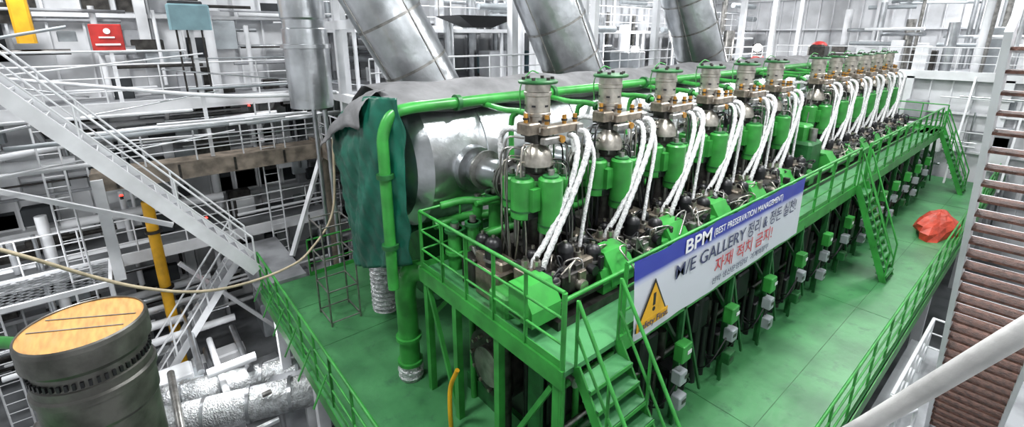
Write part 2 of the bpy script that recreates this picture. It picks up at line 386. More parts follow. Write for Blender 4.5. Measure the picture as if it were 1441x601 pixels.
mb.cham((-5.9,4.15,2.85),(.35,.4,.5),'dark_steel',.03)
mb.obj('front_end_fittings',eng)

# exhaust gas receiver (silver lagged)
mb=MB()
C=(-8.15,0,4.3);R=1.3
pr=[(.02,3.55),(.8,3.6),(1.1,3.75),(R,3.98)]
y=4.0
while y<25.5:
    pr+=[(R,y),(R+.0,y+1.15),(R+.025,y+1.16),(R+.025,y+1.22),(R,y+1.23)];y+=1.25
pr+=[(R,26),(.8,26.3),(.02,26.4)]
mb.lathe(C,pr,'silver',48,'Y')
for y in YS: mb.cyl((-7.3,y,4.27),(-6.75,y,4.27),.5,'silver',r1=.42,seg=24)
for y in(6,12,18,24): 
    mb.bb((-8.9,y,0),(-8.6,y+.2,3.4),'green_dark');mb.bb((-7.7,y,0),(-7.4,y+.2,3.4),'green_dark')
    mb.bb((-9,y,3.0),(-7.3,y+.2,3.2),'green_dark')
mb.cham((-8.0,25.3,5.95),(.7,.8,.6),'dark_steel',.1);mb.dome((-8.0,25.3,6.2),.33,.2,'red',16,4)
mb.obj('exhaust_receiver',eng)
mb=MB()
mb.tube([(-7.22,3.22,2.2),(-7.22,3.22,3.2),(-7.22,3.22,4.6),(-7.22,3.24,5.05),(-7.2,3.4,5.36),(-7.15,3.7,5.46),(-7.1,4.4,5.48),(-7.1,8,5.49),(-7.1,25,5.49)],.10,'green',14)
for p,d in(((-7.22,3.22,4.3),(0,0,.08)),((-7.22,3.22,3.0),(0,0,.08)),((-7.1,4.6,5.48),(0,.08,0)),((-7.1,7.0,5.49),(0,.08,0)),((-7.1,10.3,5.49),(0,.08,0))):
    mb.cyl(p,Vector(p)+Vector(d),.15,'green_dark',seg=16)
mb.obj('air_main_pipe',eng)

# draped covers
def cloth(name,fn,nu,nv,m,amp,seed,th=.01):
    rd=random.Random(seed);ph=[rd.uniform(0,6) for _ in range(8)]
    vs=[]
    for i in range(nu+1):
        for j in range(nv+1):
            u,v=i/nu,j/nv
            p,nrm=fn(u,v)
            w=amp*(math.sin(u*17+ph[0]+2*math.sin(v*5+ph[1]))+.7*math.sin(v*13+ph[2]+u*9)+.5*math.sin(u*41+v*23+ph[3])+.35*math.sin(u*70-v*31+ph[4]))
            vs.append(Vector(p)+Vector(nrm)*w)
    mb=MB();mb.add(vs,[(i*(nv+1)+j,(i+1)*(nv+1)+j,(i+1)*(nv+1)+j+1,i*(nv+1)+j+1) for i in range(nu) for j in range(nv)],m,True)
    o=mb.obj(name);md=o.modifiers.new('solid','SOLIDIFY');md.thickness=th;return o
def cv(u,v):
    y=3.45+u*21.4;a=math.radians(48+v*112);r=1.36
    sq=1+.08*math.sin(a)**4
    return (-8.15+r*1.05*math.cos(a),y,4.3+r*math.sin(a)*sq+.03*math.sin(y*3.6)),(math.cos(a),0,math.sin(a))
cloth('grey_canvas_cover',cv,200,18,'canvas',.018,3)
def topz(u): return 4.72+.95*math.sin(min(1,u*1.15)*math.pi/2)
def tv(u,v):
    xs=-9.75+u*2.75
    top=topz(u)
    bot=1.95+.72*u
    z=top+(bot-top)*v
    yy=3.30-.30*math.sin(math.pi*min(1,u*1.0))*min(1,v*3+.15)+.08*v
    if u>.85: yy+=(u-.85)*1.2
    return (xs+.62*v*(1-u)**1.3,yy-.03,z),(0,-1,.1)
cloth('green_tarpaulin',tv,60,60,'tarp',.035,11)
def tv2(u,v):
    y=3.3+u*1.6;z=4.75-v*2.5
    return (-9.72+.55*v,y,z),(-1,0,0)
cloth('green_tarpaulin.001',tv2,24,30,'tarp',.03,5)
def cv3(u,v):
    x=-9.72+u*2.1;uu=u*.83
    return (x,2.98+.52*v*v,topz(uu)-.62*(.5+.5*uu)+.72*(1-(1-v)**1.6)*(.5+.5*uu)),(0,-.6,.5)
cloth('grey_canvas_cover.001',cv3,40,12,'canvas',.018,8)

# ---------------------------------------------------------------- upper gallery
mb=MB()
mb.bb((-6.95,3.65,2.5),(-3.36,4.3,2.58),'floor_green')
mb.bb((-4.0,4.3,2.5),(-3.36,28.1,2.58),'floor_green');mb.bb((-6.95,4.3,2.5),(-6.5,28.1,2.58),'floor_green')
mb.bb((-6.95,3.62,2.32),(-3.36,3.66,2.6),'green');mb.bb((-3.38,4.75,2.32),(-3.34,28.1,2.6),'green')
mb.bb((-6.97,3.62,2.32),(-6.93,28,2.6),'green');mb.bb((-6.95,26.4,2.5),(-3.36,28.1,2.58),'green')
mb.bb((-6.9,3.9,2.36),(-3.4,3.98,2.5),'green_dark')
for x in(-6.85,-5.9,-4.75,-3.5):
    mb.bb((x-.06,3.66,0),(x+.06,3.78,2.5),'green')
for p,q in(((-6.8,3.7,2.3),(-5.95,3.7,.2)),((-4.7,3.7,.2),(-3.6,3.7,2.2)),((-6.85,3.8,1.6),(-6.3,4.3,2.45))):
    mb.beam(p,q,.07,.07,'green')
ys=[4.9+i*1.72 for i in range(14)]
for y in ys:
    mb.bb((-3.5,y-.04,0),(-3.42,y+.04,2.5),'green_dark')
    mb.beam((-3.45,y,1.5),(-4.2,y,2.45),.06,.06,'green_dark')
    mb.beam((-3.45,y+.05,2.3),(-3.42,y+.9,.15),.045,.045,'green_dark')
def r(p,q,**k): railing(mb,p,q,'green',r=.024,**k)
r((-6.92,3.67,2.58),(-3.4,3.67,2.58),sp=.7,flat=True)
r((-6.92,3.67,2.58),(-6.92,6.2,2.58),sp=.9)
r((-3.38,4.85,2.58),(-3.38,15.3,2.58),sp=1.05,flat=True)
r((-3.38,16.2,2.58),(-3.38,26.9,2.58),sp=1.05,flat=True)
r((-6.92,28.1,2.58),(-3.38,28.1,2.58),sp=1.0)
mb.cyl((-3.4,3.67,0),(-3.4,3.67,3.68),.035,'green',seg=10)
mb.obj('engine_gallery_walkway')
mb=MB();stair(mb,(-3.34,3.85,2.58),(-1.75,3.85,0),(0,.85,0),12,'green','floor_green',sh=.16,r=.026);mb.obj('green_stairs')
mb=MB();stair(mb,(-3.32,15.4,2.58),(-2.3,15.4,0),(0,.75,0),12,'green','floor_green',sh=.16,r=.024)
mb.obj('green_stairs.001')
mb=MB();stair(mb,(-3.32,27.1,2.58),(-2.2,27.1,0),(0,.8,0),12,'green','floor_green',sh=.16,r=.026);mb.obj('green_stairs.002')

mb=MB();rd=random.Random(4)
for i,y in enumerate([6.5+1.715*k for k in range(12)]):
    for z,w,m in((1.6,.30,'green'),(1.12,.24,'grey_box'),(.6,.26,'green_dark' if i%2 else 'grey_box')):
        mb.cham((-3.28,y+rd.uniform(-.1,.1),z),(.18,w*.9,.32 if m=='green' else .24),m,.015)
        mb.bb((-3.185,y-.06,z-.03),(-3.18,y+.06,z+.04),'white' if m=='green' else 'dark_steel')
    mb.bb((-3.4,y-.03,0),(-3.34,y+.03,2.4),'green_dark')
    for k in range(5):
        yy=y+rd.uniform(-.5,.5)
        mb.tube([(-3.3,y,1.1),(-3.35,yy,.7),(-3.6,yy,.4),(-3.9,yy,.5)],.015,'black',6,4)
        mb.cyl((-3.72,y-.8+k*.34,0),(-3.72,y-.8+k*.34,rd.uniform(.6,2.4)),rd.uniform(.03,.09),rd.choice(('black','dark_steel','black','black')),seg=8)
    mb.cham((-3.75,y+.45,.55),(.3,.4,.5),'black',.03)
    mb.cham((-3.8,y-.4,1.5),(.25,.5,.6),'black',.03)
mb.obj('control_boxes')

# ---------------------------------------------------------------- banner
ban=empty('safety_banner')
mb=MB()
y0,y1,zt,zb=4.9,11.0,3.72,2.42
N=60;vs=[]
def bx(u,v): return -3.30+.010*math.sin(u*22)*v+.004*math.sin(u*60+v*4)
for i in range(N+1):
    for j in range(9):
        u,v=i/N,j/8; sag=.025*math.sin(u*math.pi*5)**2*(v==0)
        vs.append((bx(u,v),y0+(y1-y0)*u+(.12*v if i==0 else 0),zt-sag+(zb-zt)*v))
m=bpy.data.materials.new('banner_print');m.use_nodes=True;nt=m.node_tree;b=nt.nodes['Principled BSDF'];b.inputs['Roughness'].default_value=.5
tc=nt.nodes.new('ShaderNodeTexCoord');sp=nt.nodes.new('ShaderNodeSeparateXYZ');mr=nt.nodes.new('ShaderNodeMapRange');cr=nt.nodes.new('ShaderNodeValToRGB')
nt.links.new(tc.outputs['Object'],sp.inputs[0]);nt.links.new(sp.outputs['Z'],mr.inputs['Value']);mr.inputs['From Min'].default_value=3.30;mr.inputs['From Max'].default_value=3.72
nt.links.new(mr.outputs[0],cr.inputs[0]);e=cr.color_ramp.elements
e[0].position=0;e[0].color=(.60,.62,.68,1);e[1].position=.30;e[1].color=(.035,.05,.36,1)
k=e.new(.14);k.color=(.45,.48,.66,1)
nt.links.new(cr.outputs[0],b.inputs['Base Color']);M['banner_print']=m
mb.add(vs,[(i*9+j,i*9+j+1,(i+1)*9+j+1,(i+1)*9+j) for i in range(N) for j in range(8)],'banner_print',True)
mb.obj('banner_sheet',ban)
def text(body,ya,yb,z,size,m,dx=.02,bold=.0,name='lettering'):
    c=bpy.data.curves.new(name,'FONT');c.body=body;c.size=size;c.extrude=.001;c.offset=bold
    ob=bpy.data.objects.new(name,c);S.collection.objects.link(ob)
    c.materials.append(M[m])
    bpy.context.view_layer.update()
    w=ob.dimensions.x or 1
    ob.parent=ban
    ob.location=(-3.30+dx,ya,z);ob.rotation_euler=(math.pi/2,0,math.pi/2);ob.scale=((yb-ya)/w,1,1)
    return ob
text('BPM',6.17,6.95,3.44,.32,'txt_white',bold=.006);text('(BEST PRESERVATION MANAGEMENT)',7.05,9.8,3.49,.17,'txt_white',bold=.001)
text('M/E GALLERY',5.95,8.25,3.08,.33,'txt_navy',bold=.001)
text('정리 & 정돈 실천!',8.35,10.6,3.08,.33,'txt_navy')
text('자재 적치 금지!',7.2,9.5,2.76,.32,'txt_red',dx=.026,bold=.001)
text('선박 생산운영담당  기계의장부',7.15,9.4,2.56,.14,'txt_navy',dx=.03)
mb=MB()
def tri(yc,zc,w,h,x,m):
    mb.add([(x,yc-w/2,zc-h/2),(x,yc+w/2,zc-h/2),(x,yc,zc+h/2),(x-.004,yc-w/2,zc-h/2),(x-.004,yc+w/2,zc-h/2),(x-.004,yc,zc+h/2)],[(0,1,2),(5,4,3),(0,3,4,1),(1,4,5,2),(2,5,3,0)],m)
tri(5.42,2.94,.84,.74,-3.272,'black');tri(5.42,2.93,.72,.62,-3.266,'yellow')
mb.bb((-3.266,5.39,2.88),(-3.262,5.45,3.08),'black');mb.cyl((-3.266,5.42,2.82),(-3.262,5.42,2.82),.035,'black')
mb.cham((-3.27,5.42,2.64),(.01,.78,.15),'yellow',.004)
mb.obj('warning_triangle',ban)
text('Safety First',5.06,5.78,2.59,.15,'txt_navy',dx=.048,bold=.001)

# ---------------------------------------------------------------- silver ducts
def duct(name,p0,p1,r):
    mb=MB();p0=Vector(p0);p1=Vector(p1);n=6
    for i in range(n):
        a=p0.lerp(p1,i/n);b=p0.lerp(p1,(i+1)/n);mb.cyl(a,b,r,'silver',seg=32,cap=False)
        mb.cyl(b-(b-a).normalized()*.03,b+(b-a).normalized()*.03,r*1.015,'steel',seg=32,cap=False)
    ax=(p1-p0).normalized();s_=ax.cross(Vector((0,0,1))).normalized();t_=ax.cross(s_)
    for k in range(4):
        q=s_*math.cos(k*1.57+.4)+t_*math.sin(k*1.57+.4);mb.cyl(p0+q*r,p1+q*r,.02,'steel',seg=6)
    mb.cyl(p0,p0+ax*.12,r*1.1,'steel',seg=32)
    mb.obj(name)
for nm,b0,rr,d in(('exhaust_duct',(-10.0,6.0,4.95),.78,(-.13,-.50,1)),('exhaust_duct.001',(-10.1,11.35,4.95),.92,(-.1,-.5,1)),('exhaust_duct.002',(-10.2,19.3,4.95),.95,(-.1,-.5,1))):
    duct(nm,b0,Vector(b0)+Vector(d).normalized()*7.0,rr)
mb=MB()
mb.lathe((-12.0,3.6,0),[(.5,4.95),(.5,6.35),(.56,6.36),(.56,6.45),(.5,6.46),(.5,6.8),(.47,6.82),(.47,7.0),(.5,7.05),(.5,7.5),(.56,7.52),(.56,7.6),(.5,7.62),(.5,10.9)],'silver',32)
mb.obj('ventilation_duct')
mb=MB()
vs=[(-13.7,8.2,7.25),(-12.3,8.2,7.25),(-12.3,10.6,7.25),(-13.7,10.6,7.25),(-13.3,9.0,6.9),(-12.7,9.0,6.9),(-12.7,9.8,6.9),(-13.3,9.8,6.9)]
mb.add(vs,[(3,2,1,0),(4,5,6,7),(0,1,5,4),(1,2,6,5),(2,3,7,6),(3,0,4,7)],'black')
for x,y in((-13.6,8.3),(-12.4,10.5)): mb.cyl((x,y,7.2),(x,y,ZC-.02),.02,'steel',seg=6)
mb.obj('black_extraction_hood')
for i,y in enumerate((5.9,11.2,19.1)):
    mb=MB();mb.cyl((-10.6,y-1.0,3.9),(-10.6,y+1.0,3.9),.85,'silver',seg=28);mb.cyl((-10.6,y-1.2,3.9),(-10.6,y-1,3.9),1.0,'green',seg=28)
    mb.cyl((-10.4,y,3.9),(-10.15,y,4.95),.8,'silver',seg=28);mb.bb((-11.2,y-.6,0),(-10.0,y+.6,3.3),'green_dark')
    mb.obj('turbocharger' if i==0 else 'turbocharger.%03d'%i)

# ---------------------------------------------------------------- rear upper deck
mb=MB();rd=random.Random(21)
mb.bb((XL+.56,5,4.75),(-11.9,30.6,4.9),'grey_wall');mb.bb((-11.95,5,4.5),(-11.85,30.5,5.0),'white')
mb.bb((XL+.56,30.6,4.75),(XR-.15,YF-.4,4.9),'grey_wall')
mb.bb((-11.9,30.5,4.6),(XR-.15,30.65,5.0),'white')
for y in range(6,36,4): mb.bb((-12.2,y,ZL),(-11.95,y+.25,ZC-.52),'white')
for x in(-9,-5.5,-2): mb.bb((x,30.5,ZL),(x+.3,30.8,4.7),'white')
mb.obj('upper_deck')
mb=MB();railing(mb,(-11.9,5.1,4.95),(-11.9,30,4.95),'white',sp=1.3,toe=False);railing(mb,(-11.9,30.55,5),(XR-.2,30.55,5),'white',sp=1.3,toe=False)
railing(mb,(-15,5.1,6.9),(-15,34,6.9),'white',sp=1.5,toe=False)
mb.obj('upper_deck_railing')
mb=MB();mb.bb((-8.8,31.0,ZL),(XR-.15,31.2,4.7),'white_wall')
for i in range(13): mb.bb((-8.6+i*.8,30.85,ZL),(-8.54+i*.8,31.0,4.7),'white')
for z in(-1,1.2,3): mb.bb((-8.8,30.7,z),(XR-.15,31.0,z+.08),'white')
rd2=random.Random(9)
for i in range(16): 
    x=-8.5+.8*rd2.randrange(0,12);z=rd2.uniform(-1,3.6);mb.bb((x+.02,30.93,z),(x+.6,30.99,z+rd2.uniform(.3,.8)),rd2.choice(('grey_wall','glove_dark','grey_box')))
mb.obj('wall_partition')
mb=MB()
for i in range(22):
    x=rd2.uniform(-6,1.3);z=rd2.uniform(-1,4.3)
    if i%2: mb.cyl((x,30.6,z),(x,30.6,max(ZL,z-rd2.uniform(1,4))),rd2.uniform(.04,.1),rd2.choice(('white','silver','grey_box')),seg=10)
    else: mb.cyl((x-1,30.45,z),(min(x+1.5,1.5),30.45,z),rd2.uniform(.03,.08),rd2.choice(('white','silver')),seg=10)
for i in range(9):
    x=rd2.uniform(-5,1.2);mb.cham((x,30.2,rd2.uniform(.2,3.2)),(rd2.uniform(.4,.9),.4,rd2.uniform(.5,1.1)),rd2.choice(('white','grey_box','grey_wall')),.03)
for x in(-3.0,-1.2): mb.beam((x,28.8,0),(x,30.5,4.8),.08,.08,'white')
mb.obj('partition_pipework')
mb=MB()
for i in range(90):
    x=rd.uniform(-19.0,-12.6);y=rd.uniform(6,33)
    k=rd.random()
    if k<.4: mb.cham((x,y,4.9+.5),(rd.uniform(.4,1.2),rd.uniform(.4,1.2),rd.uniform(.7,1.3)),rd.choice(('white','grey_box','white','silver','teal')),.03)
    elif k<.7: mb.cyl((x,y,4.9),(x,y,4.9+rd.uniform(1,5)),rd.uniform(.06,.3),rd.choice(('white','silver','white','steel')))
    else:
        L=rd.uniform(1.5,5);z=rd.uniform(5.4,8.5);mb.cyl((x,y,z),(x,min(y+L,35),z),rd.uniform(.04,.16),rd.choice(('white','silver','grey_box')),seg=10)
for i in range(46):
    x=rd.uniform(-10,1.0);y=rd.uniform(31.4,35.8)
    if rd.random()<.55: h=rd.uniform(.7,2.2);mb.cham((x,y,4.9+h/2),(rd.uniform(.4,1.1),rd.uniform(.4,.9),h),rd.choice(('white','grey_box','white','silver','grey_wall','dark_steel')),.03)
    else: mb.cyl((x,y,4.9),(x,y,4.9+rd.uniform(1.5,5.5)),rd.uniform(.05,.25),rd.choice(('white','silver','white','steel')),seg=12)
for i in range(12):
    z=rd.uniform(6,9);x=rd.uniform(-10,-2);mb.cyl((x,rd.uniform(31.5,36),z),(x+rd.uniform(1.5,3),rd.uniform(31.5,36),z),rd.uniform(.04,.12),rd.choice(('white','grey_box','silver')),seg=8)
mb.obj('auxiliary_machinery')
mb=MB()
mb.bb((XL+.56,6,6.75),(-14.9,36,6.88),'white')
for y in range(6,36,3): mb.beam((-15,y,6.75),(-15,y+.01,4.9),.1,.1,'white')
mb.obj('mezzanine_walkway')
mb=MB();mb.cham((-11.2,26.5,5.35),(.5,.7,.5),'red',.1);mb.bb((-11.5,26.1,4.9),(-10.9,26.9,5.1),'dark_steel');mb.obj('tool_chest')
mb=MB();mb.cham((-.9,31.6,5.8),(.25,.4,1.8),'orange',.1);mb.obj('orange_hose_cabinet')
for i,(p) in enumerate(((-14.6,20.3,5.95),(-11.7,27.5,6.0))):
    mb=MB();p=Vector(p)
    mb.cyl((p.x,p.y,4.9),(p.x,p.y,p.z-.2),.03,'dark_steel',seg=8);mb.box(p-Vector((.1,-.08,0)),(.2,.34,.34),'dark_steel',rz=-.7)
    mb.cyl(p,p+Vector((.06,-.05,0)),.2,'lamp',seg=16)
    mb.obj('floodlight' if i==0 else 'floodlight.001')
    l=bpy.data.lights.new('floodlight_lamp','POINT');l.energy=200;l.shadow_soft_size=.15;lo=bpy.data.objects.new('floodlight_lamp_%d'%i,l);S.collection.objects.link(lo);lo.location=p+Vector((.5,-.4,0))

# ---------------------------------------------------------------- left side structures
mb=MB()
stair(mb,(-13,-2.2,6.2),(-13,2.0,.6),(-1.0,0,0),20,'white','grey_wall',sh=.30,r=.024,sw=.1)
mb.obj('white_stairs')
mb=MB();stair(mb,(-15.2,1.9,.1),(-15.2,-1.0,ZL),(-.9,0,0),14,'white','grey_wall',sh=.2,r=.03)
mb.bb((-16.3,1.9,0),(-13.0,3.2,.1),'grey_wall');mb.obj('white_stairs.001')
mb=MB()
mb.bb((-17.2,-1,2.95),(-16,5.0,3.05),'dirty');mb.bb((-16.05,-1,2.65),(-15.95,5.0,3.15),'dirty');mb.bb((-17.2,4.9,2.65),(-12.6,5.0,3.15),'dirty')
for y in(-.5,.9,2.3,3.7): mb.bb((-16.03,y,2.7),(-15.9,y+.06,3.1),'dark_steel')
mb.bb((-16.1,4.8,ZL),(-15.85,5.05,3),'dirty');mb.bb((-16.1,-1,.1),(-15.85,-.75,3),'white')
mb.bb((-17.2,5.0,2.95),(-12.6,6.2,3.05),'dirty')
railing(mb,(-16,-1,3.1),(-16,5,3.1),'white',sp=1.2,toe=False);railing(mb,(-16,4.95,3.1),(-12.6,4.95,3.1),'white',sp=1.2,toe=False)
mb.obj('rear_gantry_walkway')
mb=MB()
mb.bb((XL+.56,-6.8,4.6),(-17.5,4.9,4.72),'grey_wall');mb.bb((-17.6,-6.8,4.45),(-17.45,4.9,4.8),'white')
railing(mb,(-17.5,-6.8,4.75),(-17.5,4.9,4.75),'white',sp=1.3,toe=False)
for y in(-5,-2,1,4): mb.beam((-17.6,y,4.5),(XL+.56,y,3.3),.1,.12,'white')
mb.bb((XL+.56,-6.8,.0),(-17.8,6,.1),'deck_grey');railing(mb,(-17.8,-6.8,.1),(-17.8,6,.1),'white',sp=1.3,toe=False);mb.bb((-17.85,-6.8,-.25),(-17.75,6,.12),'white')
mb.obj('side_walkway')
# expanded-metal grating landing
mb=MB()
gx0,gx1,gy0,gy1,gz=-17.7,-15.9,-4.2,-1.1,.08
for k in range(-9,17):
    for sgn in(1,-1):
        a=gx0+k*.2;pts=[]
        x0_,x1_=(a,a+3.1*.58) if sgn>0 else (a+3.1*.58,a)
        t0,t1=0.,1.
        dx_=x1_-x0_
        for lo_,hi_ in((gx0,gx1),):
            ta,tb=sorted(((lo_-x0_)/dx_,(hi_-x0_)/dx_));t0=max(t0,ta);t1=min(t1,tb)
        if t1-t0>.02: mb.beam((x0_+dx_*t0,gy0+(gy1-gy0)*t0,gz),(x0_+dx_*t1,gy0+(gy1-gy0)*t1,gz),.03,.012,'silver')
for a,b_ in(((gx0,gy0),(gx1,gy0)),((gx1,gy0),(gx1,gy1)),((gx1,gy1),(gx0,gy1)),((gx0,gy1),(gx0,gy0))): mb.beam((*a,gz),(*b_,gz),.08,.14,'white')
for x,y in((gx1,gy0),(gx1,gy1)): mb.cyl((x,y,ZL),(x,y,gz),.06,'white',seg=10)
mb.obj('grating_landing')
mb=MB();rd=random.Random(77)
for i in range(150):
    y=rd.uniform(-6.5,9);z=rd.uniform(-3.4,8);x=rd.uniform(-19.9,-18.0);L=rd.uniform(.8,4.5);rr=rd.choice((.03,.05,.05,.08,.14));m=rd.choice(('white','white','grey_wall','silver','dark_steel','white'))
    if rd.random()<.55: mb.cyl((x,y,z),(x,min(y+L,20),z),rr,m,seg=10)
    else: mb.cyl((x,y,z),(x,y,max(z-L,ZL)),rr,m,seg=10)
for i in range(110):
    y=rd.uniform(-6.5,9);z=rd.uniform(-3.2,8);x=XL+rd.uniform(.6,1.4)
    mb.cham((x,y,z),(rd.uniform(.2,.5),rd.uniform(.3,1.1),rd.uniform(.3,1.0)),rd.choice(('white','grey_box','dark_steel','grey_wall','dark_steel','glove_dark')),.03)
mb.obj('wall_pipework')
mb=MB();rd=random.Random(5)
for i in range(22):
    x=rd.uniform(-17.2,-14.6);y=rd.uniform(-5,3);z=rd.uniform(3.4,6.4);L=rd.uniform(2,6)
    mb.cyl((x,y,z),(x+rd.uniform(-.6,.6),y+L,z+rd.choice((0,0,0,.6,-.8))),rd.choice((.02,.025,.04,.06)),rd.choice(('white','white','grey_box','silver')),seg=8)
for yb in(-3.8,-1.9,3.2):
    for o in(0,.42): mb.cyl((-16.6,yb+o,ZL),(-16.6,yb+o,4.6),.025,'white',seg=8)
    for k in range(28): mb.cyl((-16.6,yb,ZL+.3*k),(-16.6,yb+.42,ZL+.3*k),.014,'white',seg=6)
for (a,b_) in(((-15.5,-5,4.5),(-15.5,.5,1.5)),((-16.8,3,-3.7),(-16.8,.5,-.2)),((-14.4,3.2,.1),(-15.8,4.8,2.7))): mb.beam(a,b_,.12,.12,'white')
mb.obj('ladder_and_bracing')
mb=MB();rd=random.Random(12)
for i in range(46):
    x=rd.uniform(-19.5,-9);y=rd.uniform(-6,3.5)
    h=rd.uniform(.4,1.5);mb.cham((x,y,ZL+h/2),(rd.uniform(.4,1.6),rd.uniform(.4,1.6),h),rd.choice(('white','white','grey_box','silver','grey_wall','dark_steel')),.05)
for i in range(55):
    x=rd.uniform(-19,-8);y=rd.uniform(-5,1.5);z=ZL+rd.uniform(.5,2.2);L=rd.uniform(1,4)
    if rd.random()<.5: mb.cyl((x,y,z),(x+L,y,z),rd.uniform(.05,.14),rd.choice(('white','silver','white','steel')),seg=10)
    else: mb.cyl((x,y,z),(x,y+min(L,1.6-y),z),rd.uniform(.05,.14),rd.choice(('white','silver','white','steel')),seg=10)
railing(mb,(-14.2,-.6,-2.0),(-11,-.6,-2.0),'white',sp=.9,toe=False)
mb.bb((-14.3,-1.6,-2.1),(-10.9,-.55,-2.0),'grey_wall')
for x in(-14.2,-11): mb.cyl((x,-.6,ZL),(x,-.6,-2),.05,'white')
mb.obj('lower_deck_machinery')
mb=MB()
for x0,y0_,L,rr,z in((-11.0,-.9,4.6,.42,-2.4),(-12.6,-1.2,4.5,.36,-2.7)):
    p=Vector((x0-1.5,y0_,z));q=p+Vector((L*.3,L*.9,0));mb.cyl(p,q,rr,'silver_wrap',seg=24)
    for k in range(5):
        a=p.lerp(q,.05+k*.22);d2=(q-p).normalized();mb.cyl(a,a+d2*.08,rr*1.1,'silver',seg=24)
    for k in(.2,.8):
        a=p.lerp(q,k);mb.bb((a.x-.3,a.y-.1,ZL),(a.x+.3,a.y+.1,z-rr*.7),'white')
mb.obj('insulated_pipe')
mb=MB();mb.cyl((-17,.05,ZL),(-17,.05,1.9),.15,'yellow',seg=18)
for z in(-1,.9): mb.cyl((-17,.05,z),(-17,.05,z+.08),.22,'dark_steel',seg=18)
mb.obj('yellow_pipe')
mb=MB();mb.cham((-18,-1.65,7.4),(.3,.38,1.9),'yellow',.05);mb.obj('yellow_cabinet')
mb=MB();mb.cham((-17.9,-.02,6.6),(.06,.72,.72),'red',.02)
mb.bb((-17.86,-.3,6.38),(-17.85,.25,6.43),'txt_white');mb.bb((-17.86,-.2,6.58),(-17.85,.15,6.62),'txt_white');mb.cyl((-17.87,0,6.77),(-17.85,0,6.77),.08,'txt_white',seg=12)
mb.bb((-17.98,-.05,4.72),(-17.92,.05,6.3),'white');mb.obj('fire_point_sign')
mb=MB();mb.cham((-16.4,1.85,7.15),(.3,1.0,.7),'teal',.04)
for y in(1.5,1.75,2.1): mb.cyl((-16.4,y,6.8),(-16.4,y,5.0),.025,'dark_steel',seg=6)
mb.bb((-16.5,1.8,3.1),(-16.42,1.9,6.9),'white');mb.obj('electrical_cabinet')
mb=MB()
for i,p in enumerate(((-13.9,-.4,3.0),(-14.3,1.2,1.9),(-17.3,2.2,2.5),(-15.6,-1.0,4.2),(-16.5,1.0,-1.0),(-17.4,3.2,4.4))):
    mb.dome(p,.04,.04,'lamp_red',10,4);mb.cyl((p[0],p[1],p[2]-.08),p,.035,'dark_steel',seg=8)
mb.obj('red_marker_lamps')
mb=MB()
for x,y in((-14.2,5.25),(-12.9,4.6),(-17.4,5.25)): mb.bb((x,y,ZL),(x+.16,y+.16,ZC-.52),'white')
for z in(4.9,6.8): mb.bb((-17.4,4.6,z),(-11.5,4.75,z+.22),'white')
for x in(-14.6,-13.6): mb.cyl((x,4.4,-3.5),(x,4.4,4.6),.07,'silver',seg=10)
mb.tube([(-19,-3,5.6),(-16,-1,5.5),(-13.5,2,5.2),(-12.5,4.4,5.2)],.05,'white',8)
mb.tube([(-20,-6,3.2),(-17.6,-3.5,3.5),(-17.4,0,3.9),(-17.4,4,4.1)],.09,'white',10)
mb.obj('deck_stanchions')
mb=MB();mb.tube([(-8.2,-2.6,4.9),(-8.3,-1.5,4.03),(-8.8,-.8,3.2),(-9.0,-.27,2.72),(-9.2,.4,2.3),(-9.4,1.14,2.08),(-9.8,2.0,1.95),(-10.1,2.6,2.05),(-10.4,3.3,2.75),(-10.45,3.5,4.5)],.026,'beige',10,8);mb.obj('air_hose')
mb=MB();pr=[(.36,0)]
z=.05
while z<2.5: pr+=[(.30,z),(.37,z+.06)];z+=.12
mb.lathe((-10.1,4.3,0),pr,'silver_wrap',26);mb.obj('insulated_bellows')
mb=MB()
for x in(-10.9,-10.1):
    for y in(2.9,3.6): mb.cyl((x,y,0),(x,y,2.6),.022,'steel',seg=8)
for z in(.1,.9,1.7,2.5):
    for a,b_ in(((-10.9,2.9,z),(-10.1,2.9,z)),((-10.9,3.6,z),(-10.1,3.6,z)),((-10.9,2.9,z),(-10.9,3.6,z)),((-10.1,2.9,z),(-10.1,3.6,z))): mb.cyl(a,b_,.018,'steel',seg=8)
mb.obj('scaffold_frame')
mb=MB()
mb.tube([(-6.85,4.2,2.05),(-7.05,3.9,2.35),(-7.3,3.65,2.35),(-7.42,3.55,2.0),(-7.42,3.55,1.4),(-7.42,3.55,.35)],.2,'green',20,6)
for z in(.9,.35): mb.cyl((-7.42,3.55,z),(-7.42,3.55,z+.07),.25,'green',seg=20)
mb.lathe((-7.42,3.55,0),[(.22,.0),(.25,.08),(.2,.14),(.26,.22),(.21,.3),(.2,.36)],'silver_wrap',20)
mb.obj('green_vertical_pipe')
mb=MB();mb.tube([(-5.7,3.4,0),(-5.72,3.4,.5),(-5.75,3.45,.9),(-5.6,3.5,1.3)],.04,'yellow',10);mb.obj('yellow_hose')

